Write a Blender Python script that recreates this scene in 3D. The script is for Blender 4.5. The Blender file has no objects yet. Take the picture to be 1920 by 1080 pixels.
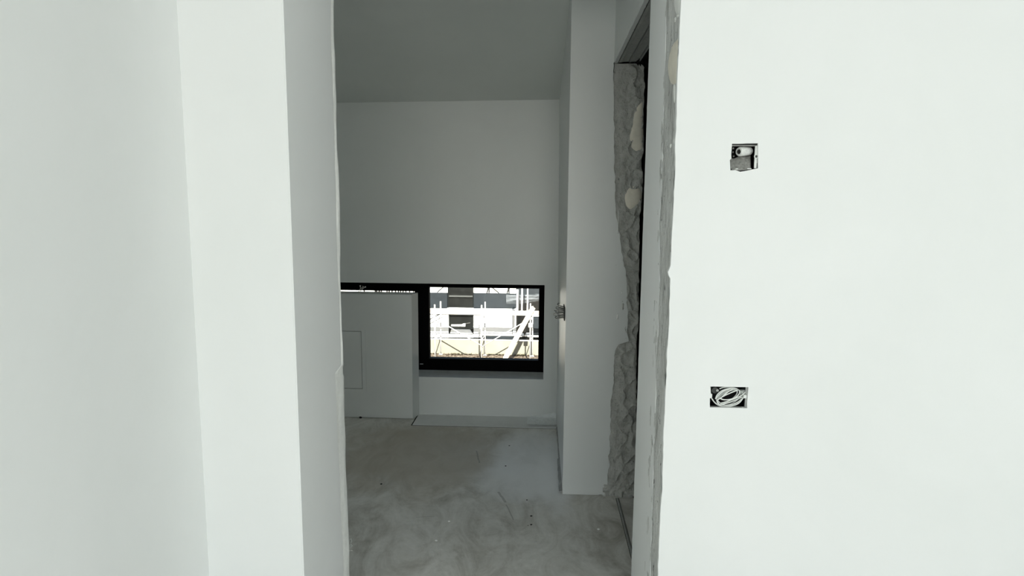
import bpy, bmesh, math, random
from mathutils import Vector, Matrix, noise, geometry

random.seed(7)
S = bpy.context.scene
COL = S.collection

# ------------------------------------------------------------------ camera
EYE = Vector((0, 0, 1.4))
F_PX, YAW, PITCH, ROLL = 1140.0, math.radians(2.82), math.radians(7.03), math.radians(-0.4537)
cy, sy, cp, sp = math.cos(YAW), math.sin(YAW), math.cos(PITCH), math.sin(PITCH)
fwd = Vector((-sy * cp, cy * cp, -sp)); rgt = Vector((cy, sy, 0)); dwn = fwd.cross(rgt)
cr, sr = math.cos(ROLL), math.sin(ROLL)
rgt, dwn = rgt * cr + dwn * sr, dwn * cr - rgt * sr
cam = bpy.data.cameras.new('camera'); cam.sensor_width = 36; cam.lens = F_PX / 1920 * 36
cam.clip_start = 0.05; cam.clip_end = 300
co = bpy.data.objects.new('camera', cam); COL.objects.link(co)
m = Matrix((rgt, -dwn, -fwd)).transposed().to_4x4(); m.translation = EYE
co.matrix_world = m
S.camera = co

# ------------------------------------------------------------------ world, sun, daylight, added fill lamps, exposure
S.view_settings.view_transform = 'Standard'; S.view_settings.look = 'None'
S.view_settings.exposure = 0.02; S.view_settings.gamma = 1.0
S.view_settings.use_curve_mapping = False
S.cycles.max_bounces = 12; S.cycles.diffuse_bounces = 7; S.cycles.transparent_max_bounces = 12
S.cycles.caustics_reflective = False; S.cycles.caustics_refractive = False
S.cycles.sample_clamp_indirect = 6.0

SUN_DIR = Vector((-0.25, 1.4, -1.15)).normalized()
W = bpy.data.worlds.new('sky'); S.world = W; W.use_nodes = True
wn = W.node_tree; wn.nodes.clear()
sky = wn.nodes.new('ShaderNodeTexSky'); sky.sky_type = 'NISHITA'; sky.sun_disc = False
sky.sun_elevation = math.asin(-SUN_DIR.z); sky.sun_rotation = math.atan2(-SUN_DIR.x, -SUN_DIR.y)
bg = wn.nodes.new('ShaderNodeBackground'); bg.inputs['Strength'].default_value = 0.22
wo = wn.nodes.new('ShaderNodeOutputWorld')
wn.links.new(sky.outputs[0], bg.inputs[0]); wn.links.new(bg.outputs[0], wo.inputs[0])

sl = bpy.data.lights.new('sun', 'SUN'); sl.energy = 24.0; sl.angle = math.radians(0.6); sl.color = (1, .96, .88)
so = bpy.data.objects.new('sun', sl); COL.objects.link(so)
so.rotation_euler = SUN_DIR.to_track_quat('-Z', 'Y').to_euler(); so.location = (3, -6, 12)

# daylight in the big window of the room the picture is taken from (behind the camera)
al = bpy.data.lights.new('window_daylight', 'AREA'); al.shape = 'RECTANGLE'; al.size = 1.9; al.size_y = 1.9
al.energy = 46.0; al.color = (.955, .995, 1.0)
ao = bpy.data.objects.new('window_daylight', al); COL.objects.link(ao)
ao.location = (0.25, -3.86, 1.35); ao.rotation_euler = (math.radians(90), 0, 0)
# added fill from an unseen side window, to lift left wall and reveal
al2 = bpy.data.lights.new('side_fill_light', 'AREA'); al2.shape = 'RECTANGLE'; al2.size = 1.9; al2.size_y = 2.2
al2.energy = 70.0; al2.color = (.955, .995, 1.0)
ao2 = bpy.data.objects.new('side_fill_light', al2); COL.objects.link(ao2)
ao2.location = (3.56, -2.5, 1.35); ao2.rotation_euler = (0, math.radians(90), 0)

al3 = bpy.data.lights.new('left_fill_light', 'AREA'); al3.shape = 'RECTANGLE'; al3.size = 1.9; al3.size_y = 1.6  # added fill at a made-up, unseen window, brightens right reveal and end face
al3.energy = 8.0; al3.color = (.955, .995, 1.0)
ao3 = bpy.data.objects.new('left_fill_light', al3); COL.objects.link(ao3)
ao3.location = (-0.93, -2.6, 1.35); ao3.rotation_euler = (0, math.radians(-90), 0)

# added fill at an unseen, made-up strip window, to lift the back-room floor
al4 = bpy.data.lights.new('back_room_fill_light', 'AREA'); al4.shape = 'RECTANGLE'; al4.size = .55; al4.size_y = 1.1
al4.energy = 3.6; al4.color = (.93, .985, 1.0)
ao4 = bpy.data.objects.new('back_room_fill_light', al4); COL.objects.link(ao4)
ao4.location = (-4.98, 3.15, .6); ao4.rotation_euler = (0, math.radians(-90), 0)

# ------------------------------------------------------------------ helpers
def pix(px, py):
    return rgt * ((px - 960) / F_PX) + dwn * ((py - 540) / F_PX) + fwd
def onY(px, py, Y):
    r = pix(px, py); return EYE + r * (Y / r.y)
def onX(px, py, X):
    r = pix(px, py); return EYE + r * (X / r.x)
def onZ(px, py, Z=0.0):
    r = pix(px, py); return EYE + r * ((Z - EYE.z) / r.z)
def nz(*p): return noise.noise(Vector(p))
def fbm(p, oct=4):
    v, a, s = 0, 1, 1
    for _ in range(oct):
        v += a * noise.noise(Vector(p) * s); a *= .5; s *= 2.1
    return v

class MB:
    def __init__(s): s.v = []; s.f = []
    def add(s, vs, fs):
        o = len(s.v); s.v += [tuple(p) for p in vs]; s.f += [tuple(i + o for i in f) for f in fs]; return s
    def box(s, x0, x1, y0, y1, z0, z1):
        return s.hexa([(x0, y0, z0), (x1, y0, z0), (x1, y1, z0), (x0, y1, z0), (x0, y0, z1), (x1, y0, z1), (x1, y1, z1), (x0, y1, z1)])
    def hexa(s, p):   # bottom loop 4 then top loop 4
        return s.add(p, [(3, 2, 1, 0), (4, 5, 6, 7), (0, 1, 5, 4), (1, 2, 6, 5), (2, 3, 7, 6), (3, 0, 4, 7)])
    def tube(s, pts, r, n=8, closed=False, r2=None):
        pts = [Vector(p) for p in pts]; N = len(pts); vs = []; prev = None
        for i, p in enumerate(pts):
            if closed: t = pts[(i + 1) % N] - pts[i - 1]
            else: t = pts[min(i + 1, N - 1)] - pts[max(i - 1, 0)]
            t.normalize()
            if prev is None:
                a = Vector((0, 0, 1)) if abs(t.z) < .9 else Vector((1, 0, 0))
                u = t.cross(a).normalized()
            else:
                u = (prev - t * prev.dot(t)).normalized()
            prev = u; w = t.cross(u)
            rr = r if r2 is None else r + (r2 - r) * i / (N - 1)
            for k in range(n):
                a = 2 * math.pi * k / n; vs.append(p + (u * math.cos(a) + w * math.sin(a)) * rr)
        fs = []
        for i in range(N if closed else N - 1):
            j = (i + 1) % N
            for k in range(n): fs.append((i * n + k, i * n + (k + 1) % n, j * n + (k + 1) % n, j * n + k))
        if not closed: fs += [tuple(range(n))[::-1], tuple((N - 1) * n + k for k in range(n))]
        return s.add(vs, fs)
    def prism(s, poly, axis, a, b, holes=()):
        """polygon in the two other axes, extruded along axis from a to b, with holes"""
        def P(q, t):
            return {'x': (t, q[0], q[1]), 'y': (q[0], t, q[1]), 'z': (q[0], q[1], t)}[axis]
        loops = [list(poly)] + [list(h) for h in holes]
        flat = [q for l in loops for q in l]; n = len(flat)
        tris = geometry.tessellate_polygon([[Vector((q[0], q[1], 0)) for q in l] for l in loops])
        vs = [P(q, a) for q in flat] + [P(q, b) for q in flat]
        fs = [tuple(t) for t in tris] + [tuple(i + n for i in t[::-1]) for t in tris]
        o = 0
        for l in loops:
            k = len(l)
            for i in range(k):
                j = (i + 1) % k; fs.append((o + i, o + j, o + j + n, o + i + n))
            o += k
        return s.add(vs, fs)
    def blob(s, c, r, amp=.2, seed=0, sub=2):
        bm = bmesh.new(); bmesh.ops.create_icosphere(bm, subdivisions=sub, radius=1)
        vs = []
        for v in bm.verts:
            k = 1 + amp * fbm(v.co * 1.6 + Vector((seed * 3.1, 0, 0)), 3)
            vs.append((c[0] + v.co.x * r[0] * k, c[1] + v.co.y * r[1] * k, c[2] + v.co.z * r[2] * k))
        fs = [tuple(v.index for v in f.verts) for f in bm.faces]; bm.free()
        return s.add(vs, fs)
    def grid(s, fn, nu, nv):
        vs = [fn(i / nu, j / nv) for j in range(nv + 1) for i in range(nu + 1)]
        fs = [(j * (nu + 1) + i, j * (nu + 1) + i + 1, (j + 1) * (nu + 1) + i + 1, (j + 1) * (nu + 1) + i) for j in range(nv) for i in range(nu)]
        return s.add(vs, fs)
    def build(s, name, mat, parent=None, smooth=False, solid=0, bevel=0, label=None, cat=None, group=None, kind=None):
        xs, ys, zs = zip(*s.v)
        org = Vector(((min(xs) + max(xs)) / 2, (min(ys) + max(ys)) / 2, min(zs)))
        me = bpy.data.meshes.new(name)
        me.from_pydata([(p[0] - org.x, p[1] - org.y, p[2] - org.z) for p in s.v], [], s.f)
        bm = bmesh.new(); bm.from_mesh(me); bmesh.ops.recalc_face_normals(bm, faces=bm.faces); bm.to_mesh(me); bm.free()
        me.materials.append(mat)
        if smooth: me.polygons.foreach_set('use_smooth', [True] * len(me.polygons))
        o = bpy.data.objects.new(name, me); COL.objects.link(o)
        WL[o.name] = org
        if parent: o.parent = parent; o.location = org - WL[parent.name]
        else: o.location = org
        if solid:
            md = o.modifiers.new('solid', 'SOLIDIFY'); md.thickness = solid; md.offset = 0
        if bevel:
            md = o.modifiers.new('bevel', 'BEVEL'); md.width = bevel; md.segments = 2; md.limit_method = 'ANGLE'
        return tag(o, label, cat, group, kind)
WL = {}
def tag(o, label=None, cat=None, group=None, kind=None):
    for k, v in (('label', label), ('category', cat), ('group', group), ('kind', kind)):
        if v: o[k] = v
    return o
def thing(name, loc, label, cat, group=None):
    o = bpy.data.objects.new(name, None); COL.objects.link(o); o.location = loc; o.empty_display_size = .1
    WL[o.name] = Vector(loc)
    return tag(o, label, cat, group)
def box(*a): return MB().box(*a)

# ------------------------------------------------------------------ materials
class NT:
    def __init__(s, name):
        s.m = bpy.data.materials.new(name); s.m.use_nodes = True; s.t = s.m.node_tree; s.t.nodes.clear()
        s.out = s.n('ShaderNodeOutputMaterial'); s.bsdf = s.n('ShaderNodeBsdfPrincipled')
        s.l(s.bsdf.outputs[0], s.out.inputs[0]); s._c = None
    def n(s, t, **k):
        x = s.t.nodes.new(t)
        for a, b in k.items():
            if a in x.inputs: x.inputs[a].default_value = b
            else: setattr(x, a, b)
        return x
    def l(s, a, b): s.t.links.new(a, b)
    def coord(s):
        if s._c is None:
            g = s.n('ShaderNodeNewGeometry'); s._c = g.outputs['Position']   # metres in the world: alike on every piece
        return s._c
    def noise(s, scale, detail=4, rough=.55, dist=0, stretch=None):
        x = s.n('ShaderNodeTexNoise', Scale=scale, Detail=detail, Roughness=rough, Distortion=dist)
        if stretch:
            mp = s.n('ShaderNodeMapping'); mp.inputs['Scale'].default_value = stretch
            s.l(s.coord(), mp.inputs[0]); s.l(mp.outputs[0], x.inputs['Vector'])
        else: s.l(s.coord(), x.inputs['Vector'])
        return x.outputs['Fac']
    def ramp(s, fac, stops):
        r = s.n('ShaderNodeValToRGB'); e = r.color_ramp.elements
        while len(e) < len(stops): e.new(.5)
        for i, (p, c) in enumerate(stops): e[i].position = p; e[i].color = (*c, 1) if len(c) == 3 else c
        s.l(fac, r.inputs[0]); return r.outputs[0]
    def mix(s, fac, a, b, mode='MIX'):
        x = s.n('ShaderNodeMix', data_type='RGBA', blend_type=mode)
        for v, i in ((fac, 0), (a, 6), (b, 7)):
            if hasattr(v, 'links'): s.l(v, x.inputs[i])
            else: x.inputs[i].default_value = v if i == 0 else ((*v, 1) if len(v) == 3 else v)
        return x.outputs[2]
    def math(s, op, a, b=None, clamp=False):
        x = s.n('ShaderNodeMath', operation=op, use_clamp=clamp)
        for v, i in ((a, 0), (b, 1)):
            if v is None: continue
            if hasattr(v, 'links'): s.l(v, x.inputs[i])
            else: x.inputs[i].default_value = v
        return x.outputs[0]
    def bump(s, h, strength=.3, dist=.01):
        b = s.n('ShaderNodeBump', Strength=strength, Distance=dist); s.l(h, b.inputs['Height']); s.l(b.outputs[0], s.bsdf.inputs['Normal'])
    def set(s, color=None, rough=.7, spec=.3, metal=0):
        if color is not None:
            if hasattr(color, 'links'): s.l(color, s.bsdf.inputs['Base Color'])
            else: s.bsdf.inputs['Base Color'].default_value = (*color, 1)
        s.bsdf.inputs['Roughness'].default_value = rough; s.bsdf.inputs['Specular IOR Level'].default_value = spec
        s.bsdf.inputs['Metallic'].default_value = metal
        return s.m

def plain(name, c, rough=.6, spec=.3, metal=0, var=.12, scale=25, bump=.0):
    t = NT(name); f = t.noise(scale, 3)
    a = tuple(x * (1 - var) for x in c); b = tuple(min(1, x * (1 + var)) for x in c)
    t.set(t.ramp(f, [(.3, a), (.7, b)]), rough, spec, metal)
    if bump: t.bump(f, bump, .005)
    return t.m

def plaster(name, a, b, rough=.75, spec=.12, bump=.10):
    t = NT(name)
    f = t.noise(1.3, 5, .6, .6)
    fine = t.noise(90, 3)
    t.set(t.mix(t.math('MULTIPLY', fine, .06), t.ramp(f, [(.35, a), (.65, b)]), (.7, .72, .7)), rough, spec)
    t.bump(t.math('ADD', t.math('MULTIPLY', t.noise(9, 4), .6), t.math('MULTIPLY', fine, .15)), bump, .006)
    return t.m

def concrete(name, dark, light, streak=(1, 1, .25), bump=.8):
    t = NT(name)
    f = t.noise(22, 8, .65, .4, streak); g = t.noise(120, 6, .7)
    c = t.ramp(f, [(.25, dark), (.5, tuple((x + y) / 2 for x, y in zip(dark, light))), (.72, light)])
    pits = t.ramp(t.noise(70, 3, .6, 0, (1, 1, .6)), [(.28, (.22, .22, .22) if streak[2] < .5 else (.5, .5, .5)), (.36, (1, 1, 1))])
    st = t.ramp(t.noise(55, 4, .6, .3, (1, 1, .10 if streak[2] < .5 else .7)), [(.36, (.62, .62, .61) if streak[2] < .5 else (.85, .85, .84)), (.47, (1, 1, 1))])
    t.set(t.mix(1.0, t.mix(1.0, c, pits, 'MULTIPLY'), st, 'MULTIPLY'), .95, .1)
    t.bump(t.math('ADD', f, t.math('MULTIPLY', g, .5)), bump, .012)
    return t.m

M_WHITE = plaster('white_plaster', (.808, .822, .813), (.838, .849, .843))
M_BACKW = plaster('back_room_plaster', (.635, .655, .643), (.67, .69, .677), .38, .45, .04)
M_CEIL = plaster('ceiling_paint', (.64, .665, .64), (.67, .695, .67))
M_JAMB = concrete('raw_concrete', (.50, .505, .485), (.84, .85, .83))
M_ROUGH = concrete('torn_plaster', (.38, .385, .36), (.56, .565, .535), (1, 1, .8), .7)
M_RAW_SHADE = concrete('dark_masonry_and_shade', (.010, .010, .010), (.03, .03, .028))  # near-black: the raw lintel edge, and shade painted on the dark room
M_FOAM = plain('cream_filler', (.78, .74, .64), .8, .1, var=.05, scale=40, bump=.15)
M_FILL = plain('white_filler', (.82, .83, .80), .8, .1, var=.04, scale=60, bump=.2)
M_BLACK = plain('black_frame_coating', (.0012, .0012, .0012), .6, .04, var=.2)
M_BEAD = plain('grey_glazing_bead', (.012, .012, .012), .6, .1)
M_CRACK = plain('dark_joint', (.03, .03, .028), .95, .05)
M_BOARD = plain('grey_soffit_board', (.36, .37, .355), .7, .2, var=.12, scale=60)
M_DARKBOX = plain('black_box_plastic', (.014, .014, .014), .6, .25, var=.3)
M_STEEL = plain('galvanised_steel', (.42, .43, .42), .45, .4, .6, var=.1)
M_WIRE = plain('white_cable_sheath', (.80, .82, .79), .45, .4, var=.03)
M_MORTAR = plain('grey_mortar', (.25, .25, .235), .95, .1, var=.25, scale=180, bump=.4)
M_TUBE = plain('white_conduit', (.72, .73, .71), .8, .2, var=.15, scale=300, bump=.3)
M_GREYP = plain('dark_grey_plastic', (.10, .105, .10), .6, .3)
M_FOAMSTRIP = plain('grey_edge_foam', (.34, .345, .34), .9, .1)
M_CRUMB = plain('dark_crumb', (.02, .02, .02), .95, .1)

def floor_mat(name='cement_screed', pale=False):
    t = NT(name)
    big = t.noise(1.6, 6, .6, .8); mid = t.noise(5.5, 8, .68, 1.6, (1, .55, 1)); fine = t.noise(45, 6, .65)
    c = t.ramp(mid, [(.30, (.36, .34, .295)), (.5, (.62, .61, .565)), (.66, (.76, .75, .71))])
    c = t.mix(t.math('MULTIPLY', t.ramp(big, [(.42, (0, 0, 0)), (.62, (1, 1, 1))]), .35), c, (.66, .655, .625))
    c = t.mix(.12, c, t.ramp(fine, [(.35, (.15, .15, .14)), (.65, (.6, .6, .58))]))
    def patch(cx, cyy, rx, ry, warp=.25, soft=.45):
        # a real patch on the floor with an irregular edge
        mp = t.n('ShaderNodeMapping'); mp.vector_type = 'POINT'
        mp.inputs['Scale'].default_value = (1 / rx, 1 / ry, 0); mp.inputs['Location'].default_value = (-cx / rx, -cyy / ry, 0)
        t.l(t.coord(), mp.inputs[0]); ln = t.n('ShaderNodeVectorMath', operation='LENGTH'); t.l(mp.outputs[0], ln.inputs[0])
        d = t.math('ADD', ln.outputs['Value'], t.math('MULTIPLY', t.math('SUBTRACT', t.noise(4.5, 6, .6, .5), .5), warp * 4))
        r = t.n('ShaderNodeMapRange', interpolation_type='SMOOTHSTEP'); t.l(d, r.inputs[0])
        r.inputs[1].default_value = 1 + soft / 2; r.inputs[2].default_value = 1 - soft / 2; r.inputs[3].default_value = 0; r.inputs[4].default_value = 1
        return r.outputs[0]
    def seg(a, b, w):
        a, b = Vector(a), Vector(b); mid_, L = (a + b) / 2, (b - a).length; ang = math.atan2(b.y - a.y, b.x - a.x)
        mp = t.n('ShaderNodeMapping'); mp.vector_type = 'TEXTURE'
        mp.inputs['Location'].default_value = (mid_.x, mid_.y, 0); mp.inputs['Rotation'].default_value = (0, 0, ang)
        t.l(t.coord(), mp.inputs[0]); sx = t.n('ShaderNodeSeparateXYZ'); t.l(mp.outputs[0], sx.inputs[0])
        yy = t.math('ADD', sx.outputs[1], t.math('MULTIPLY', t.math('SUBTRACT', t.noise(14, 2), .5), w * 3))
        return t.math('MULTIPLY', t.math('LESS_THAN', t.math('ABSOLUTE', yy), w), t.math('LESS_THAN', t.math('ABSOLUTE', sx.outputs[0]), L / 2))
    if not pale:
        br = patch(-.68, 3.38, .46, .48, .35, .9)                       # brownish damp stain
        c = t.mix(t.math('MULTIPLY', br, .72), c, (.46, .42, .345))
        for (cx, cyy, rx, ry, k) in ((-.02, 3.35, .24, .50, .75), (.09, 3.15, .10, .40, .6), (-.14, 3.05, .2, .22, .5)):   # white plaster dust
            c = t.mix(t.math('MULTIPLY', patch(cx, cyy, rx, ry, .16, .5), k), c, (.80, .81, .81))
        for px0, py0, px1, py1, w in ((935, 922, 948, 942, .006), (949, 946, 963, 975, .003), (893, 845, 899, 868, .004), (780, 970, 815, 968, .002)):
            c = t.mix(t.math('MULTIPLY', seg(onZ(px0, py0), onZ(px1, py1), w), .45), c, (.16, .16, .145))
        for px0, py0, px1, py1, w in ((830, 990, 856, 1000, .0022), (750, 1024, 780, 1018, .0022), (703, 1044, 716, 1036, .002), (774, 975, 766, 998, .002), (742, 918, 752, 925, .002)):
            c = t.mix(t.math('MULTIPLY', seg(onZ(px0, py0), onZ(px1, py1), w), .6), c, (.62, .62, .60))
    else:
        c = t.mix(.75, c, (.72, .74, .745))
    t.set(c, .7, .25)
    t.bump(t.math('ADD', mid, t.math('MULTIPLY', fine, .3)), .25, .006)
    return t.m
M_FLOOR = floor_mat(); M_STRIP = floor_mat('dusty_screed', True)

def glass_mat():
    t = NT('window_glass'); t.t.nodes.remove(t.bsdf)
    tr = t.n('ShaderNodeBsdfTransparent'); tr.inputs[0].default_value = (.95, .965, .955, 1)
    gl = t.n('ShaderNodeBsdfGlossy'); gl.inputs['Roughness'].default_value = .02
    fr = t.n('ShaderNodeFresnel'); fr.inputs[0].default_value = 1.45
    mx = t.n('ShaderNodeMixShader'); t.l(fr.outputs[0], mx.inputs[0]); t.l(tr.outputs[0], mx.inputs[1]); t.l(gl.outputs[0], mx.inputs[2])
    t.l(mx.outputs[0], t.out.inputs[0]); return t.m
M_GLASS = glass_mat()
def film_mat():
    t = NT('clear_plastic_film'); t.t.nodes.remove(t.bsdf)
    tr = t.n('ShaderNodeBsdfTransparent'); df = t.n('ShaderNodeBsdfDiffuse'); df.inputs[0].default_value = (.22, .235, .25, 1)
    f = t.noise(1.6, 5, .6, 1.2, (.25, 1, 3.0))
    mx = t.n('ShaderNodeMixShader'); t.l(t.ramp(f, [(.35, (.05, .05, .05)), (.65, (.5, .5, .5))]), mx.inputs[0])
    t.l(tr.outputs[0], mx.inputs[1]); t.l(df.outputs[0], mx.inputs[2]); t.l(mx.outputs[0], t.out.inputs[0]); return t.m
M_FILM = film_mat()

# ------------------------------------------------------------------ room shell
ZC = 2.75                                   # ceiling of the room the picture is taken from
XL, XR, YB = -0.95, 3.6, -3.9
YF = 1.60                                   # face of the wall with the opening
XO0, XO1 = -0.670, 0.335                    # opening
YL, YR = 1.975, 2.06                        # back edges of its two jambs
YW = 4.07                                   # far wall
SLOPE = 0.27
def zceil(y): return 2.148 + (YW - y) * SLOPE

# floor: slab with a notch for the pale border below the window
FL = MB().prism([(-5.3, YB - .2), (3.9, YB - .2), (3.9, 4.6), (.13, 4.6), (.13, 3.844), (-.854, 3.844), (-.854, 4.6), (-5.3, 4.6)], 'z', -.08, 0).build('floor', M_FLOOR, kind='structure')
MB().box(-.846, .118, 3.858, YW + .02, -.07, .0).build('border_strip', M_STRIP, FL, bevel=.002, label='pale dusty border strip of floor under the window')
MB().box(-5.3, 3.9, YB - .2, 4.6, -.14, -.08).build('subfloor', M_CRACK, FL)

MB().box(-.854, -.846, 3.858, YW, -.07, -.003).box(-.854, .118, 3.844, 3.858, -.07, -.003).build('floor_joint', M_CRACK, FL)
# room the picture is taken from
MB().prism([(YB, 0), (YF, 0), (YF, ZC), (YB, ZC)], 'x', XL, XL - .2, [[(-3.45, .35), (-1.75, .35), (-1.75, 2.35), (-3.45, 2.35)]]).build('wall_left', M_WHITE, kind='structure')
wq = MB().prism([(-3.45, .35), (-1.75, .35), (-1.75, 2.35), (-3.45, 2.35)], 'x', XL - .06, XL - .14, [[(-3.39, .41), (-2.63, .41), (-2.63, 2.29), (-3.39, 2.29)], [(-2.57, .41), (-1.81, .41), (-1.81, 2.29), (-2.57, 2.29)]]).build('window_added_left', M_BLACK, kind='structure')  # unseen window, added to go with the left fill lamp
for a, b in ((-3.39, -2.63), (-2.57, -1.81)): box(XL - .105, XL - .095, a, b, .41, 2.29).build('pane', M_GLASS, wq)
MB().prism([(YB, 0), (YF, 0), (YF, ZC), (YB, ZC)], 'x', XR, XR + .2, [[(-3.7, .35), (-1.3, .35), (-1.3, 2.35), (-3.7, 2.35)]]).build('wall_right', M_WHITE, kind='structure')
ws = MB().prism([(-3.7, .35), (-1.3, .35), (-1.3, 2.35), (-3.7, 2.35)], 'x', XR + .06, XR + .14, [[(-3.64, .41), (-2.53, .41), (-2.53, 2.29), (-3.64, 2.29)], [(-2.47, .41), (-1.36, .41), (-1.36, 2.29), (-2.47, 2.29)]]).build('window_added_right', M_BLACK, kind='structure')  # unseen window, added to go with the side fill lamp
for a, b in ((-3.64, -2.53), (-2.47, -1.36)): box(XR + .095, XR + .105, a, b, .41, 2.29).build('pane', M_GLASS, ws)
bw = MB()
bw.prism([(XL - .2, 0), (XR + .2, 0), (XR + .2, ZC), (XL - .2, ZC)], 'y', YB, YB - .25, [[(-.75, .35), (1.25, .35), (1.25, 2.35), (-.75, 2.35)]])
bw.build('wall_back', M_WHITE, kind='structure')
wb = box(-.75, -.69, YB - .14, YB - .06, .35, 2.35).box(1.19, 1.25, YB - .14, YB - .06, .35, 2.35).box(.22, .28, YB - .14, YB - .06, .41, 2.29)
wb.box(-.69, 1.19, YB - .14, YB - .06, .35, .41).box(-.69, 1.19, YB - .14, YB - .06, 2.29, 2.35)
wb = wb.build('window_2', M_BLACK, kind='structure')
for a, b in ((-.69, .22), (.28, 1.19)):
    box(a, b, YB - .105, YB - .095, .41, 2.29).build('pane', M_GLASS, wb)
box(XL - .2, XR + .2, YB - 2.6, 2.06, ZC, ZC + .2).build('ceiling', M_WHITE, kind='structure')  # runs on past the back wall as an added overhang that blocks the sun

# left jamb wall of the opening
wl = box(-5.2, XO0 - .004, YF, YL - .012, 0, ZC).build('wall_front_left', M_WHITE, kind='structure')
# plaster coat on the reveal, with its torn, bulging back edge
def zrow(n): return [i * 2.75 / n for i in range(n + 1)]
rows = zrow(150)
back = [(YL + .010 * nz(z * 2.2, 1.7, 0) + .006 * nz(z * 9, 4, 0) + (.010 if z < .85 else 0), z) for z in rows]
MB().prism([(YF + .001, 0)] + back + [(YF + .001, 2.75)], 'x', XO0 - .004, XO0).build('reveal_plaster', M_WHITE, wl)
def lipfront(z):
    if z > 1.15: b = 1.955
    elif z > .88: b = 1.957 + .012 * (1.15 - z) / .27
    elif z > .3: b = 1.905 + .03 * (1 - (z - .3) / .58) * .6
    else: b = 1.93
    return b + .010 * nz(z * 5, 9, 0) + .004 * nz(z * 21, 2, 0)
vs = MB()
def lip(u, v):
    z = v * 2.75; y0 = lipfront(z); y1 = YL + .010 * nz(z * 2.2, 1.7, 0) + .006 * nz(z * 9, 4, 0) + (.010 if z < .85 else 0) + .006
    h = .0035 * math.sin(min(1, u * 1.25) * math.pi * .62) + .0018 * nz(z * 12, u * 3, 5) + .006 * u * max(0, nz(z * 3.1, 7.7, 0))
    return (XO0 + max(.0006, h) if u < .999 else XO0 - .008, y0 + (y1 - y0) * u, z)
vs.grid(lip, 8, 260).build('plaster_lip', M_FILL, wl, smooth=True)
for k in range(3):
    p = onX(653 + k * .6, 1015 + k * 9, XO0)
    MB().tube([p, p + Vector((.006, .012, .004 - .004 * k)), p + Vector((.008, .016, -.008)), p + Vector((.004, .014, -.016 + .004 * k))], .0006, 5).build('fibre', M_WIRE, wl)
box(XO0 - .004, XO1 + .007, YF, 2.03, 2.25, ZC).build('wall_lintel', M_WHITE, kind='structure')

# right part of the wall: thin face coat with two box holes over a concrete core
wr = box(.445, XR, 1.675, YR - .004, 0, ZC).box(.343, .4455, 1.613, YR - .004, 0, ZC).build('wall_front_right', M_JAMB, kind='structure')
def faceedge(z):
    e = .3352 + .0035 * nz(z * 3.1, 3, 0) + .0022 * nz(z * 13, 8, 0) + .0012 * nz(z * 45, 1, 0)
    if 1.235 < z < 1.262: e -= .006 * math.sin((z - 1.235) / .027 * math.pi)
    return e
edge = [(faceedge(z), z) for z in zrow(330)]
def wob(p0, p1, n, a, sd):
    return [(p0[0] + (p1[0] - p0[0]) * i / n + (a * nz(i * 1.7, sd, 0) if 0 < i else 0), p0[1] + (p1[1] - p0[1]) * i / n + (a * nz(i * 1.7, sd, 5) if 0 < i else 0)) for i in range(n)]
def pixloop(pts): return [(q.x, q.z) for q in (onY(x, y, YF) for x, y in pts)]
def ragged(pts, a, sd, n=5):
    out = []
    for i in range(len(pts)): out += wob(pts[i], pts[(i + 1) % len(pts)], n, a, sd + i)
    return out
sw_hole = ragged(pixloop([(1372.5, 269.5), (1421.5, 268.5), (1421.5, 315.5), (1411, 317.5), (1398, 320.5), (1388, 322), (1379, 319), (1369.5, 319.5), (1368.5, 300), (1371.5, 297), (1371, 290.5)]), .0006, 3)
ou_hole = ragged(pixloop([(1332, 724.8), (1403.5, 726), (1401, 753), (1401, 765.5), (1331, 764), (1331, 747), (1334, 746), (1333, 738)]), .0005, 11)
MB().prism([(XR, 2.75), (XR, 0)] + edge, 'y', YF, 1.613, [sw_hole, ou_hole]).build('face_plaster', M_WHITE, wr)
def revfront(z):
    b = 1.71 + .085 * min(1, max(0, z / 2.0)) ** 1.4
    return b + .014 * nz(z * 4, 6, 0) + .008 * nz(z * 17, 2, 0) + .004 * nz(z * 60, 2, 3)
rv = [(revfront(z), z) for z in zrow(330)]
rb = [(YR + .003 * nz(z * 8, 3, 1) + .0045 * max(0, nz(z * 26, 5, 1) - .25) * 3, z) for z in zrow(200)]
MB().prism(rv + rb[::-1], 'x', XO1, .344).build('reveal_plaster', M_WHITE, wr)
def rough(u, v):
    y, z = 1.606 + u * .20, v * 2.75
    d = .0028 * fbm((y * 30, z * 12, 0), 5) + .0022 * max(0, nz(y * 55, z * 40, 3))
    return (.3357 + d, y, z)
MB().grid(rough, 26, 420).build('concrete_jamb', M_JAMB, wr, label='rough grey concrete strip along the front edge of the jamb')
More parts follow.
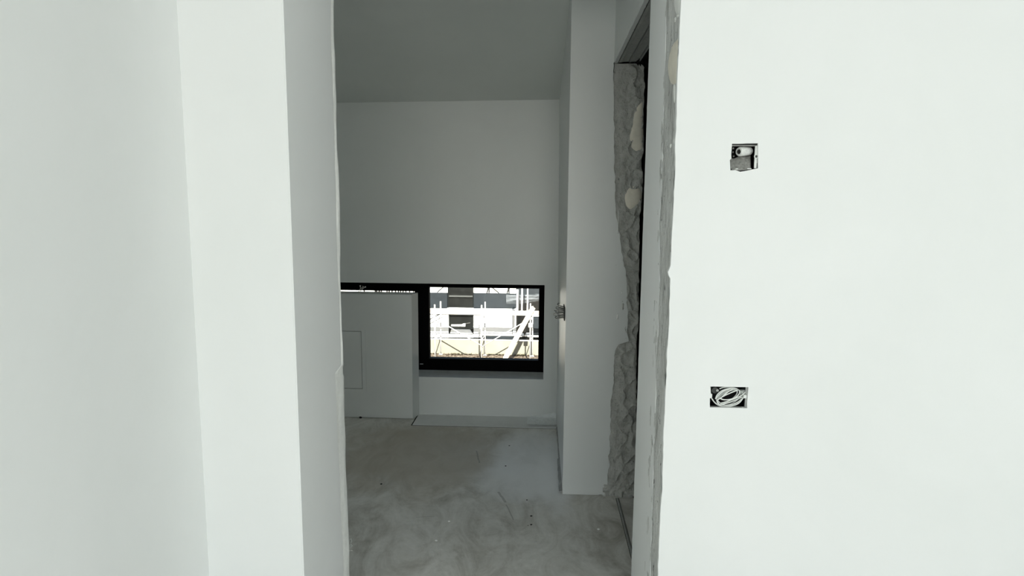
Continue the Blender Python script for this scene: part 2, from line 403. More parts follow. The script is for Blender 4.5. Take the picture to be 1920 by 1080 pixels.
def on_jamb(pts, name, mat, thick, label, X=.3350):
    q = [onX(x, y, X) for x, y in pts]
    for w in q: w.y = max(w.y, 1.606)
    c = sum(q, Vector()) / len(q); mb = MB(); n = len(q); rings = 5; vsx = []
    dense = []
    for i in range(n):                                        # Catmull-Rom outline
        p0, p1, p2, p3 = q[i - 1], q[i], q[(i + 1) % n], q[(i + 2) % n]
        for k in range(4):
            s = k / 4
            dense.append(.5 * ((2 * p1) + (p2 - p0) * s + (2 * p0 - 5 * p1 + 4 * p2 - p3) * s * s + (3 * p1 - p0 - 3 * p2 + p3) * s ** 3))
    N = len(dense)
    for r in range(rings):
        f = 1 - r / rings; h = thick * math.sqrt(1 - f * f * .999)
        for p in dense:
            w = c + (p - c) * f; vsx.append((X + .001 - h - .0006 * nz(w.y * 60, w.z * 60, 0), max(w.y, 1.602), w.z))
    fs = [(r * N + i, r * N + (i + 1) % N, (r + 1) * N + (i + 1) % N, (r + 1) * N + i) for r in range(rings - 1) for i in range(N)]
    fs.append(tuple((rings - 1) * N + i for i in range(N)))
    return mb.add(vsx, fs).build(name, mat, wr, smooth=True, label=label)
on_jamb([(1273, 76), (1266, 78), (1259, 88), (1254, 104), (1251.5, 126), (1254, 147), (1259, 157.5), (1266, 158), (1270, 149), (1273, 128)], 'filler_patch', M_FOAM, .004, 'smooth cream filler patch on the grey concrete')
on_jamb([(1265, -16), (1263.5, 6), (1266, 22), (1270, 29), (1275, 26), (1276.5, 5), (1277, -16)], 'filler_patch', M_FILL, .004, 'white filler blob high on the grey concrete')
for pts in ([(1265, 33), (1267, 32), (1267.5, 38), (1265.5, 42)], [(1269, 28), (1272.5, 27), (1272.5, 32), (1269.5, 34)], [(1263, 160), (1265.5, 160), (1265.5, 178), (1264.8, 191), (1263, 190)],
            [(1256.5, 271), (1258.5, 270), (1258, 276), (1256.5, 278)], [(1263, 262), (1265.5, 258), (1265, 268), (1263.5, 270)]):
    on_jamb(pts, 'filler_drip', M_FILL, .003, None)

# ------------------------------------------------------------------ corridor, back room
def profile_wall(name, x0, x1, y0, y1, mat, z0=0):
    """wall block whose top follows the sloping ceiling"""
    return MB().hexa([(x0, y0, z0), (x1, y0, z0), (x1, y1, z0), (x0, y1, z0), (x0, y0, zceil(y0)), (x1, y0, zceil(y0)), (x1, y1, zceil(y1)), (x0, y1, zceil(y1))]).build(name, mat, kind='structure')
# far wall with the low window opening
WX0, WX1, WZ0, WZ1 = -2.2, .020, .267, .920
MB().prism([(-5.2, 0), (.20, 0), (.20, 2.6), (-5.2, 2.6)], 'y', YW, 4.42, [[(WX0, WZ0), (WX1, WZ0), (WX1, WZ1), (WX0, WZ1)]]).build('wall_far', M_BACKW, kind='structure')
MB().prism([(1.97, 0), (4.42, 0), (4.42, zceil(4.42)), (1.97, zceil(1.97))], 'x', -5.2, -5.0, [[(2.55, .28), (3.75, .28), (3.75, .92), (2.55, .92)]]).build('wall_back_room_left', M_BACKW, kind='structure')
wz = MB().prism([(2.55, .28), (3.75, .28), (3.75, .92), (2.55, .92)], 'x', -5.14, -5.07, [[(2.61, .34), (3.69, .34), (3.69, .86), (2.61, .86)]]).build('window_added_strip', M_BLACK, kind='structure')  # unseen strip window, added to go with the back-room fill
box(-5.11, -5.10, 2.61, 3.69, .34, .86).build('pane', M_GLASS, wz)
MB().hexa([(-5.2, 2.06, zceil(2.06)), (3.3, 2.06, zceil(2.06)), (3.3, 4.42, zceil(4.42) + .03), (-5.2, 4.42, zceil(4.42) - .08),
           (-5.2, 2.06, 3.0), (3.3, 2.06, 3.0), (3.3, 4.42, 3.0), (-5.2, 4.42, 3.0)]).build('ceiling_back_room', M_CEIL, kind='structure')

# projecting wall end on the right
XJ = 2.91
XD = .318                                   # plane of the corridor wall above the doorway
wj = MB()
wj.hexa([(.118, XJ + .006, 0), (.30, XJ + .006, 0), (.30, 4.42, 0), (.112, 4.42, 0), (.118, XJ + .006, zceil(XJ)), (.30, XJ + .006, zceil(XJ)), (.30, 4.42, zceil(4.42)), (.092, 4.42, zceil(4.42))])
wj.box(.2995, .455, XJ + .045, 4.42, 0, zceil(4.42))
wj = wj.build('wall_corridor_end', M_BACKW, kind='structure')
ed = [(1150, 118), (1151, 200), (1152, 300), (1154, 392), (1160, 428), (1166, 478), (1174, 508), (1177, 600), (1177, 640), (1160, 646), (1153, 658), (1151, 690), (1151, 722), (1146, 742), (1144, 800), (1143, 850), (1140, 890), (1136, 922)]
ew = [(q.x, q.z) for q in (onY(x, y, XJ) for x, y in ed)]
er = []
for i in range(len(ew) - 1):
    a, b = ew[i], ew[i + 1]; n = max(1, int(math.dist(a, b) / .012))
    for k in range(n):
        s = k / n; z = a[1] + (b[1] - a[1]) * s
        er.append((a[0] + (b[0] - a[0]) * s + .008 * nz(z * 22, 1, 9) + .004 * nz(z * 70, 3, 9), z))
MB().prism([(.118, .006), (.118, zceil(XJ) - .002), (XD, zceil(XJ) - .002), (XD, 2.09)] + er + [(.335, .006)], 'y', XJ, XJ + .012).build('end_plaster', M_BACKW, wj)
rt = [(1208, 118), (1209, 170), (1206, 232), (1208.5, 276), (1203, 300), (1206, 332), (1204.5, 380), (1200, 402), (1199, 500), (1197.5, 620), (1194, 640), (1193.5, 800), (1190, 934)]
rq = [(q.z, q.x) for q in (onY(x, y, XJ) for x, y in rt)]
def rightx(z):
    for i in range(len(rq) - 1):
        if rq[i][0] >= z >= rq[i + 1][0]:
            s = (rq[i][0] - z) / (rq[i][0] - rq[i + 1][0] + 1e-9); return rq[i][1] + (rq[i + 1][1] - rq[i][1]) * s
    return rq[0][1] if z > 1 else rq[-1][1]
def jamb(u, v):
    z = v * 2.085; x1 = rightx(z) + .004 * nz(z * 30, 2, 2); x = .318 + (x1 - .318) * min(1, u / .93)
    d = .010 * fbm((x * 18, z * 14, 1), 5) + .022 * (.5 - math.sqrt(abs(nz(x * 22, z * 15, 4)))) * max(.25, min(1, (x - .36) / .05))
    y = XJ + .007 - max(-.010, d) * min(1, .25 + max(0, x - .33) / .08)
    if z < .14: y -= .010 * (1 - z / .14) * (1 + nz(x * 50, z * 50, 0))
    if u > .93: y += (u - .93) / .07 * .09
    return (x, y, z)
MB().grid(jamb, 44, 420).build('raw_jamb', M_ROUGH, wj, label='rough torn mortar face of the doorway jamb')
def jamb_patch(pts, off, label):
    q = [onY(x, y, XJ) for x, y in pts]; c = sum(q, Vector()) / len(q); n = len(q); dense = []
    for i in range(n):
        p0, p1, p2, p3 = q[i - 1], q[i], q[(i + 1) % n], q[(i + 2) % n]
        for k in range(4):
            s = k / 4; dense.append(.5 * ((2 * p1) + (p2 - p0) * s + (2 * p0 - 5 * p1 + 4 * p2 - p3) * s * s + (3 * p1 - p0 - 3 * p2 + p3) * s ** 3))
    N = len(dense); vsx = []
    for r in range(5):
        f = 1 - r / 5; h = off * math.sqrt(1 - f * f * .999)
        for p in dense:
            w = c + (p - c) * f; vsx.append((w.x, XJ + .010 - h - .0012 * nz(w.x * 40, w.z * 40, 0), w.z))
    fs = [(r * N + i, r * N + (i + 1) % N, (r + 1) * N + (i + 1) % N, (r + 1) * N + i) for r in range(4) for i in range(N)] + [tuple(4 * N + i for i in range(N))]
    MB().add(vsx, fs).build('filler_patch', M_FOAM, wj, smooth=True, label=label)
jamb_patch([(1206, 190), (1196, 196), (1188, 215), (1184, 240), (1180, 258), (1184, 275), (1196, 284), (1206, 280), (1207, 235)], .016, 'cream filler patch high on the rough jamb')
jamb_patch([(1193, 347), (1200, 352), (1204, 366), (1199, 382), (1188, 392), (1176, 388), (1172, 366), (1180, 350)], .014, 'pale filler patch low on the rough jamb')
for x, y, r in ((1158, 594, .010), (1166, 548, .005), (1155, 498, .004)):
    p = onY(x, y, XJ); MB().blob((p.x, XJ, p.z), (r * .5, .003, r * 1.4), .3, x).build('plaster_drip', M_FILL, wj, smooth=True)
p0, p1 = onY(1159.5, 395, XJ), onY(1158, 438, XJ)
MB().tube([p0, (p0 + p1) / 2 + Vector((.001, 0, 0)), p1], .002, 6).build('plaster_drip', M_FILL, wj, smooth=True)

# wall above the doorway and its lintel boards
MB().hexa([(XD, 2.055, 2.112), (.465, 2.055, 2.112), (.465, XJ + .01, 2.112), (XD, XJ + .01, 2.112), (XD, 2.055, zceil(2.055)), (.465, 2.055, zceil(2.055)), (.465, XJ + .01, zceil(XJ)), (XD, XJ + .01, zceil(XJ))]).build('wall_over_doorway', M_BACKW, kind='structure')
lt = tag(bpy.data.objects.new('trim_1', None), kind='structure'); COL.objects.link(lt); lt.location = (.39, 2.48, 2.085); WL['trim_1'] = Vector(lt.location)
def soffit(x0, x1, z, nm='soffit_board', mat=M_BOARD, amp=0.0):
    def f(u, v): return None
    N = 60; pts0 = []; mb = MB()
    L = [(x0 + amp * nz(i * .9, x0 * 90, 0), 2.06 + (XJ - 2.06) * i / N) for i in range(N + 1)]; R = [(x1 + amp * nz(i * .9, x1 * 90, 3), 2.06 + (XJ - 2.06) * i / N) for i in range(N + 1)]
    if amp == 0: L = [L[0], L[-1]]; R = [R[0], R[-1]]
    return mb.prism(L + R[::-1], 'z', z, 2.112).build(nm, mat, lt)
soffit(XD, .3325, 2.085, 'plaster_edge', M_BACKW, .0022)
soffit(.3375, .350, 2.087); soffit(.3525, .3805, 2.091); soffit(.3865, .3915, 2.087); soffit(.3940, .4215, 2.091); soffit(.4275, .4325, 2.087)
soffit(.4365, .466, 2.094, 'raw_edge', M_RAW_SHADE, .004)
MB().grid(lambda u, v: (.418 + u * .055, XJ - .03 + v * .05 , 2.075 + .02 * fbm((u * 6, v * 6, 2), 4) + .02 * (1 - u)), 14, 12).build('raw_edge', M_RAW_SHADE, lt, solid=.01)

# room beyond the doorway, its lack of light painted as near-black walls
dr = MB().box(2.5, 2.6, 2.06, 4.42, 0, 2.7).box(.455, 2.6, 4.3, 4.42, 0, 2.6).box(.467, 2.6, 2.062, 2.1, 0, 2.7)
dr.build('wall_dark_room', M_RAW_SHADE, kind='structure')
box(.475, 2.5, 2.1, 4.3, 2.06, 2.14).build('ceiling_dark_room', M_RAW_SHADE, kind='structure')
box(.468, 2.5, 2.1, 4.3, .0005, .004).build('floor_dark_room', M_RAW_SHADE, kind='structure')

# edge strip, threshold strip
es = MB()
def strip(u, v):
    y = 2.925 + v * .935; w = (.016 if v < .45 else .009) + .003 * nz(y * 14, 0, 0)
    return (.1185 - w * u, y, .012 - .006 * u + .003 * nz(y * 30, u, 1))
es.grid(strip, 2, 60).build('baseboard_right', M_FOAMSTRIP, kind='structure', solid=.006)
box(.380, .3835, 2.075, 2.885, 0, .003).box(.3925, .396, 2.075, 2.885, 0, .003).build('trim_2', plain('grey_joint', (.14, .14, .13), .9, .1), kind='structure')
box(.3835, .3925, 2.075, 2.88, 0, .007).build('threshold_strip', M_STEEL, bevel=.001, label='thin metal strip set in the floor at the dark doorway', cat='floor strip')

# ------------------------------------------------------------------ window
G0, G1 = 4.262, 4.33
gx0, gx1, gz0, gz1 = -.806, -.0135, .350, .876
lx0, lx1, lz1 = -2.12, -.906, .841
fr = MB().prism([(WX0, WZ0), (WX1, WZ0), (WX1, WZ1), (WX0, WZ1)], 'y', G0, G1, [[(gx0, gz0), (gx1, gz0), (gx1, gz1), (gx0, gz1)], [(lx0, gz0), (lx1, gz0), (lx1, lz1), (lx0, lz1)]])
wn1 = fr.build('window_1', M_BLACK, kind='structure')
box(gx0, gx1, G0 + .012, G0 + .020, gz0, gz1).build('pane', M_GLASS, wn1)
box(lx0, lx1, G0 + .012, G0 + .020, gz0, lz1).build('pane', M_GLASS, wn1)
b = MB(); w = .005
b.box(gx0, gx0 + w, G0 - .003, G0 + .011, gz0, gz1).box(gx1 - w, gx1, G0 - .003, G0 + .011, gz0, gz1).box(gx0 + w, gx1 - w, G0 - .003, G0 + .011, gz0, gz0 + w).box(gx0 + w, gx1 - w, G0 - .003, G0 + .011, gz1 - w, gz1)
b.build('glazing_bead', M_BEAD, wn1)
box(-.872, -.848, G0 - .006, G0, .309, .314).build('drain_cap', M_STEEL, wn1, label='small grey drain cap on the bottom rail')
box(WX0, WX1, YW + .002, G0, WZ0 - .004, WZ0 + .001).build('window_sill', plain('sill_primer', (.60, .62, .625), .7, .2, var=.05), wn1)

# low boxed-in wall under the window, with flush access panel
PY = 3.965
PX1, PX1B, PZ = -.864, -.842, .856
apx0, apx1, apz0, apz1 = -1.62, -1.207, .205, .604
lw = MB()
lw.prism([(-2.4, .005), (PX1, .005), (PX1, PZ), (-2.4, PZ)], 'y', PY, PY + .012, [[(apx0, apz0), (apx1, apz0), (apx1, apz1), (apx0, apz1)]])
lw.hexa([(-2.4, PY + .013, 0), (PX1, PY + .012, 0), (PX1B, YW, 0), (-2.4, YW, 0), (-2.4, PY + .013, PZ), (PX1, PY + .012, PZ), (PX1B, YW, PZ), (-2.4, YW, PZ)])
lw = lw.build('wall_low_boxing', M_BACKW, kind='structure')
g = .0035
ap = box(apx0 + g, apx1 - g, PY + .0005, PY + .01, apz0 + g, apz1 - g).build('access_panel', M_BACKW, lw)
box(apx0 - .001, apx1 + .001, PY + .0095, PY + .0115, apz0 - .001, apz1 + .001).build('panel_joint', M_CRACK, lw)
o = .028
MB().prism([(apx0 - o, apz0 - o), (apx1 + o, apz0 - o), (apx1 + o, apz1 + o), (apx0 - o, apz1 + o)], 'y', PY - .0012, PY + .001, [[(apx0, apz0), (apx1, apz0), (apx1, apz1), (apx0, apz1)]]).build('panel_frame', M_BACKW, lw)
p = onY(676, 782, PY - .004); MB().blob((p.x, PY - .006, .006), (.010, .006, .006), .3, 4).build('crumb', M_CRUMB, label='black crumb at the foot of the low boxed-in wall', cat='crumb')

# pair of twisted wires standing on the boxed-in wall
wp = onY(671, 551, 4.02); wt = thing('cable_stub', (wp.x, 4.02, PZ), 'pale twisted cable stub with curled ends standing on the low boxed-in wall', 'cable')
for pts in ([(670, 553), (673, 546), (676, 541), (675.5, 536)], [(671.5, 553), (676, 546), (680, 541), (685, 538)], [(676, 541), (679, 539.5), (682, 537.5), (679.5, 536.5)]):
    q = [onY(x, y, 4.02) for x, y in pts]; q[0].z = max(q[0].z, PZ - .002) if pts[0][1] > 550 else q[0].z
    MB().tube(q, .0026, 6).build('wire', plain('aged_wire', (.42, .42, .39), .6) if 'aged_wire' not in bpy.data.materials else bpy.data.materials['aged_wire'], wt, smooth=True)
for x, y in ((675.5, 536), (685, 538)):
    q = onY(x, y, 4.02); MB().blob((q.x, 4.02, q.z), (.005, .004, .004), .2, x).build('wire_end', M_WIRE, wt, smooth=True)

# crumpled sheet in the corner below the window
def sheet(u, v):
    x = -.085 + u * .197; h = .034 * max(0, (u - .12) / .88) ** 1.0
    if v < .62: y, z = 3.90 + (v / .62) * .135 + .004 * nz(u * 9, 1, 0), .0045 + .0025 * (1 + nz(u * 11, v * 7, 2))
    else:
        s = (v - .62) / .38; y, z = 4.035 + .03 * s, .0045 + h * s * (1 + .15 * nz(u * 14, 0, 3)) + .004 * s * nz(u * 60, 0, 3) * (u > .7)
    return (x, y + .003 * nz(u * 13, v * 9, 7), z + .003 * abs(nz(u * 17, v * 13, 5)))
MB().grid(sheet, 60, 26).build('plastic_sheet', plain('milky_plastic', (.76, .79, .79), .45, .4, var=.06, scale=40), solid=.0012, label='crumpled milky plastic sheet lying in the corner below the window', cat='plastic sheet')

# crumbs on the floor
for k, (x, y, r, lb) in enumerate(((715, 908, .009, 'dark crumb alone on the floor near the left jamb'), (988, 938, .006, 'dark crumb beside the long scratch in the floor'),
        (996, 968, .008, 'dark oval crumb, middle of the short row on the floor'), (996, 984, .007, 'round dark crumb, front end of the short row on the floor'),
        (990, 985.5, .004, 'tiniest dark crumb, beside the round one on the floor'), (955, 836, .007, 'thin dark crumb on the dusty floor near the pale border strip'), (948, 874, .007, 'thin dark crumb in the middle of the dusty patch'))):
    p = onZ(x, y); r *= .72; MB().blob((p.x, p.y, r * .28), (r, r * .8, r * .35), .35, k, 2).build('crumb', M_CRUMB, label=lb, cat='crumb', group='dark crumbs on the floor')
for k, (x, y, lb) in enumerate(((1122, 993, 'white chip on the floor near the doorway strip'), (818, 1014, 'white plaster chip on the floor in the foreground'), (842, 978, 'small white plaster chip on the floor behind the long white scratch'))):
    p = onZ(x, y); MB().blob((p.x, p.y, .002), (.006, .005, .003), .35, k + 20, 2).build('plaster_chip', M_FILL, label=lb, cat='plaster chip', group='white plaster chips on the floor')

# ------------------------------------------------------------------ wires out of the right wall of the back room
bx = thing('wire_bundle', (.118, 3.05, .87), 'bundle of grey cable ends fanning out of the wall right of the window', 'cables')
for k in range(22):
    y0 = 3.02 + random.random() * .08; z0 = .878 + (k / 21) * .046; L = .030 + .028 * random.random()
    if k > 16: L *= .65
    a = (k / 21 - .45) * .6; z1 = z0 + L * a
    p0 = Vector((.125, y0, z0)); p1 = Vector((.118 - L * .6, y0 + .006, z0 + (z1 - z0) * .5)); p2 = Vector((.118 - L, y0 + .01 * nz(k, 0, 0), z1))
    pts = [p0, p1, p2]
    if k % 3 == 0: pts += [p2 + Vector((-.004, .002, .004)), p2 + Vector((-.002, .004, .009)), p2 + Vector((.006, .004, .008))]
    MB().tube(pts, .0024, 6).build('cable_end', M_GREYP if k % 2 == 1 else bpy.data.materials['aged_wire'], bx, smooth=True)
box(.113, .119, 3.0, 3.12, .868, .934).build('box_rim', M_DARKBOX, bx)

# ------------------------------------------------------------------ switch box
def fp(x, y, d=0.0):                        # point on the wall face, set back by d
    return onY(x, y, YF + d)
c = fp(1395, 320)
sb = thing('switch_box', (c.x, YF, c.z), 'square open switch box with a pipe stub and mortar, upper right on the white wall', 'wall box')
def shell(parent, a, b, depth, th=.003, mat=M_DARKBOX, nm='box_shell'):
    x0, z1, x1, z0 = a.x, a.z, b.x, b.z; d0, d1 = YF + .006, YF + depth
    mb = MB().box(x0 - th, x0, d0, d1, z0 - th, z1 + th).box(x1, x1 + th, d0, d1, z0 - th, z1 + th).box(x0, x1, d0, d1, z1, z1 + th).box(x0, x1, d0, d1, z0 - th, z0).box(x0 - th, x1 + th, d1, d1 + th, z0 - th, z1 + th)
    return mb.build(nm, mat, parent)
shell(sb, fp(1367, 271), fp(1420.5, 323), .058)
# mortar fill, sloping up from the mouth
q = [fp(1368.5, 299), fp(1372, 297), fp(1380, 292.5), fp(1392, 295), fp(1405, 290), fp(1408, 292), fp(1407, 312), fp(1400, 316.5), fp(1390, 318.5), fp(1370, 319)]
def mort(u, v):
    x = 1368.6 + 38.5 * u; yt = 297.5 - 6 * u + 1.5 * math.sin(u * 9); yb = 320 - 4 * max(0, u - .4)
    d = .008 + .022 * v + .0015 * nz(u * 9, v * 9, 0) + (.012 if u > .97 else 0)
    q = fp(x, yb + (yt - yb) * v, d); return (q.x, q.y, q.z + .0006 * nz(u * 30, v * 9, 2))
MB().grid(mort, 24, 16).build('mortar_fill', M_MORTAR, sb, smooth=True, solid=.004)
for x, y in ((1388.3, 304), (1390.5, 296.5), (1371, 317.5)):
    p = fp(x, y, .008 + .02 * max(0, (318 - y) / 22)); MB().blob((p.x, p.y, p.z), (.0016, .0014, .0019), .2, x).build('pit', M_CRUMB, sb)
# conduit stub: wide blunt tube with a bore, lying across the box
def tubestub(a, b, ra, rb, bore, n=20):
    ax = (b - a).normalized(); u = ax.cross(Vector((0, 0, 1))).normalized(); w2 = u.cross(ax); mb = MB(); rings = [(a + ax * .012, bore * .95), (a, bore), (a - ax * .0004, ra * .82), (a + ax * .003, ra), (a + (b - a) * .5, (ra + rb) / 2 * 1.02), (b - ax * .006, rb), (b, rb * .6)]
    vsx = []
    for k, (pp, r) in enumerate(rings):
        for i in range(n):
            t = 2 * math.pi * i / n; rr = r * (1 + (.07 * nz(i * .9, k * 1.3, 2) if k > 1 else 0))
            vsx.append(pp + (u * math.cos(t) + w2 * math.sin(t)) * rr)
    fs = [(k * n + i, k * n + (i + 1) % n, (k + 1) * n + (i + 1) % n, (k + 1) * n + i) for k in range(len(rings) - 1) for i in range(n)] + [tuple((len(rings) - 1) * n + i for i in range(n)), tuple(range(n))]
    return mb.add(vsx, fs)
A, B = fp(1385, 284.5, .010), fp(1408.5, 283.5, .032)
tubestub(A, B, .0118, .0105, .0062).build('conduit_stub', M_TUBE, sb, smooth=True)
A2 = A + (B - A).normalized() * .0015
MB().blob(A2, (.0052, .0030, .0060), .0, 1).build('conduit_bore', M_CRUMB, sb, smooth=True)
q0, q1 = fp(1418, 273), fp(1421.3, 315)
box(q0.x, q1.x - .0018, YF + .006, YF + .010, q1.z, q0.z).build('side_rail', M_WIRE, sb)
cc = fp(1418.2, 293.2, .004); ring = [cc + Vector((.0046 * math.cos(t), 0, .0050 * math.sin(t))) for t in [2 * math.pi * i / 18 for i in range(18)]]
MB().tube(ring, .0015, 8, True).build('screw_post', M_WIRE, sb, smooth=True)
MB().blob(cc + Vector((0, .003, 0)), (.0036, .002, .0040), 0, 3).build('screw', M_GREYP, sb, smooth=True)
for x0, x1, y in ((1381, 1385.5, 316.3), (1403, 1410.5, 316)):
    a0, a1 = fp(x0, y - .8), fp(x1, y + .8); box(a0.x, a1.x, YF + .006, YF + .010, a1.z, a0.z).build('rim_tab', M_WIRE, sb)
a0, a1 = fp(1374, 268.8), fp(1421, 272.2); box(a0.x, a1.x, YF + .0135, YF + .018, a1.z - .001, a0.z + .003).build('top_rim', plain('grey_rim', (.42, .42, .40), .8), sb)
for k, (x, y) in enumerate(((1375, 278), (1374.5, 285.5), (1375.5, 293), (1394.5, 274.8))):
    p = fp(x, y, .02 + .004 * k); MB().blob(p, (.0022, .0015, .0024), .4, k + 40).build('mortar_crumb', M_MORTAR, sb)

# ------------------------------------------------------------------ outlet box
c = fp(1367, 766)
ob = thing('outlet_box', (c.x, YF, c.z), 'wide open outlet box holding a coil of white cable, low on the white wall', 'wall box')
shell(ob, fp(1329, 724), fp(1403.5, 767), .058)
a0, a1 = fp(1331, 762), fp(1392, 766.2); box(a0.x, a1.x, YF + .004, YF + .010, a1.z, a0.z - .0025).build('bottom_rail', M_STEEL, ob)
a0, a1 = fp(1400, 727), fp(1404, 765); box(a0.x, a1.x - .0012, YF + .006, YF + .012, a1.z, a0.z).build('side_rail', M_STEEL, ob)
for x0, x1, y0, y1 in ((1330.5, 1336, 739.5, 747.5), (1396, 1401, 741.5, 748)):
    a0, a1 = fp(x0, y0), fp(x1, y1); box(a0.x, a1.x, YF + .004, YF + .009, a1.z, a0.z).build('fixing_lug', M_WIRE, ob, bevel=.001)
cc = fp(1340.5, 732, .030)
MB().tube([cc, cc + Vector((0, .006, 0))], .0085, 20).build('cable_gland', M_GREYP, ob)
cc = fp(1345.5, 732.5, .026); MB().tube([cc, cc + Vector((0, .006, 0))], .0036, 14).build('gland_plug', M_WIRE, ob)
a0, a1 = fp(1388.5, 731.5, .02), fp(1397.5, 736.5, .02)
mb = MB(); ctr = (a0 + a1) / 2
mb.hexa([(ctr.x - .008, YF + .016, ctr.z - .006), (ctr.x + .005, YF + .016, ctr.z - .004), (ctr.x + .005, YF + .030, ctr.z - .004), (ctr.x - .008, YF + .030, ctr.z - .006),
         (ctr.x - .007, YF + .016, ctr.z + .003), (ctr.x + .009, YF + .016, ctr.z + .006), (ctr.x + .009, YF + .030, ctr.z + .006), (ctr.x - .007, YF + .030, ctr.z + .003)])
mb.build('wire_connector', plain('pale_connector', (.62, .66, .63), .5), ob, bevel=.001)
cab = thing('cable_coil', tuple(fp(1369, 762, .02)), 'coil of white cable stuffed inside the wide wall box', 'cable')
def loop(cx, cyy, rx, ry, ang, d, n=40, t0=0, t1=2 * math.pi, closed=True, wv=0):
    pts = []
    for i in range(n if closed else n + 1):
        t = t0 + (t1 - t0) * i / n; x = rx * math.cos(t); y = ry * math.sin(t)
        X = cx + x * math.cos(ang) - y * math.sin(ang); Y = cyy + x * math.sin(ang) + y * math.cos(ang)
        pts.append(fp(X, Y, d + wv * math.sin(t * 2)))
    return pts
R = .0016
an = -.47
loops = [dict(cx=1366.5, cyy=744.5, rx=24, ry=13, ang=an + .04, d=.022), dict(cx=1364, cyy=743, rx=20.5, ry=9, ang=an - .05, d=.018, wv=.002), dict(cx=1369, cyy=746.5, rx=26, ry=13.2, ang=an + .1, d=.028, wv=.003)]
for lp in loops: MB().tube(loop(**lp), R, 8, True).build('cable_turn', M_WIRE, cab, smooth=True)
def strand(pts, d, r=R):
    q = [fp(x, y, d) for x, y in pts]; out = []
    for i in range(len(q) - 1):
        p0, p1, p2, p3 = q[max(i - 1, 0)], q[i], q[i + 1], q[min(i + 2, len(q) - 1)]
        for k in range(6):
            s = k / 6; out.append(.5 * ((2 * p1) + (p2 - p0) * s + (2 * p0 - 5 * p1 + 4 * p2 - p3) * s * s + (3 * p1 - p0 - 3 * p2 + p3) * s ** 3))
    out.append(q[-1]); MB().tube(out, r, 8).build('cable_turn', M_WIRE, cab, smooth=True)
strand([(1345, 750), (1356, 743), (1370, 736.5), (1383, 731.5)], .008)
strand([(1350, 756.5), (1362, 753), (1378, 747), (1390, 741.5), (1399, 734)], .009)
strand([(1351, 758.5), (1364, 755.5), (1380, 749.5), (1391, 744)], .012)
strand([(1334, 746.5), (1340, 754.5), (1347, 759.5), (1356, 762), (1370, 761.5), (1384, 756.5), (1392, 748), (1397, 739)], .010)
strand([(1346.5, 752), (1352, 757.5), (1362, 759.8), (1377, 757), (1388, 750.5), (1393.5, 743), (1392, 735)], .013)
strand([(1345, 749), (1345.5, 755), (1350, 759), (1357, 757.5), (1370, 753.5)], .008)
strand([(1386, 731), (1386.5, 737), (1381, 743.5), (1370, 748.5), (1358, 749.5), (1351, 747.5)], .008)
strand([(1341.5, 748), (1345, 740), (1353, 733), (1364, 729), (1374, 727.5), (1382, 729.5)], .011)
strand([(1343.5, 752), (1344.5, 745), (1351, 737), (1361, 731.5), (1371, 729.5), (1380, 731)], .014)
strand([(1350, 747.5), (1357, 741), (1366, 734), (1374, 729.5)], .009)
strand([(1349, 729), (1356, 726.5), (1366, 726), (1376, 727.5), (1382, 729)], .018)
strand([(1346, 743), (1352, 736), (1362, 731), (1371, 729)], .016)

# ------------------------------------------------------------------ outdoors
YH = 30.0                                    # facade of the house opposite
GZ = onY(900, 663.5, YH).z                   # ground level there
M_FACADE = plain('white_render', (.82, .82, .79), .9, .1, var=.02, scale=2)
M_BAND = plain('slate_blue_cladding', (.0125, .016, .0195), .7, .2, var=.12, scale=3)
M_PLINTH = plain('cream_plinth_render', (.215, .203, .160), .9, .1, var=.1, scale=1.2)
M_DKGLASS = plain('dark_glazing', (.006, .0065, .006), .45, .2, var=.6, scale=1.6)
M_DKFRAME = plain('anthracite_frame', (.004, .005, .005), .5, .2)
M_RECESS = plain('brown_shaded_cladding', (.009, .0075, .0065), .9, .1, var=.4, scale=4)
M_TIMBER = plain('pale_sawn_timber', (.62, .52, .40), .85, .1, var=.12, scale=6)
M_ALU = plain('pale_scaffold_tube', (.55, .54, .52), .5, .3, .1, var=.06, scale=8)
M_DKTUBE = plain('dark_rusty_tube', (.012, .011, .010), .8, .2)
def gravel():
    t = NT('brown_gravel'); f = t.noise(7, 8, .7); v = t.n('ShaderNodeTexVoronoi', Scale=9.0); t.l(t.coord(), v.inputs['Vector'])
    t.set(t.ramp(t.math('ADD', t.math('MULTIPLY', f, .7), t.math('MULTIPLY', v.outputs['Distance'], .45)), [(.38, (.03, .018, .011)), (.52, (.085, .06, .042)), (.66, (.2, .165, .13))]), .95, .1)
    t.bump(t.math('ADD', f, v.outputs['Distance']), 1.0, .08); return t.m
MB().grid(lambda u, v: (-40 + 80 * u, 5 + 40 * v, GZ + (.05 * fbm((u * 90, v * 45, 0), 4) if .1 < u < .9 else 0)), 160, 90).build('ground', gravel(), smooth=True, kind='structure')

def ER(px0, py0, px1, py1, Y):
    pm = (min(max(px0, 806), 1010) + min(max(px1, 806), 1010)) / 2
    return onY(px0, py0, Y).x, onY(px1, py1, Y).x, onY(pm, py1, Y).z, onY(pm, py0, Y).z
hs = thing('neighbour_house', (onY(900, 667, YH).x, YH, GZ), 'white rendered house with slate bands across the yard outside', 'house')
def hp(nm, mat, px0, py0, px1, py1, proud=0.0, depth=.25, parent=None, bevel=0, label=None, Y=YH):
    x0, x1, z0, z1 = ER(px0, py0, px1, py1, Y); return box(x0, x1, Y - proud, Y + depth, z0, z1).build(nm, mat, parent or hs, bevel=bevel, label=label)
TOPY = 420
hp('upper_wall', M_FACADE, 560, TOPY, 839, 548.6); hp('upper_wall', M_FACADE, 888, TOPY, 967.5, 549.6)
hp('upper_wall', M_FACADE, 839, TOPY, 888, 520)
hp('cladding_band', M_BAND, 640, 548.6, 838.6, 577.5, .03, label='slate blue band left of the tall window')
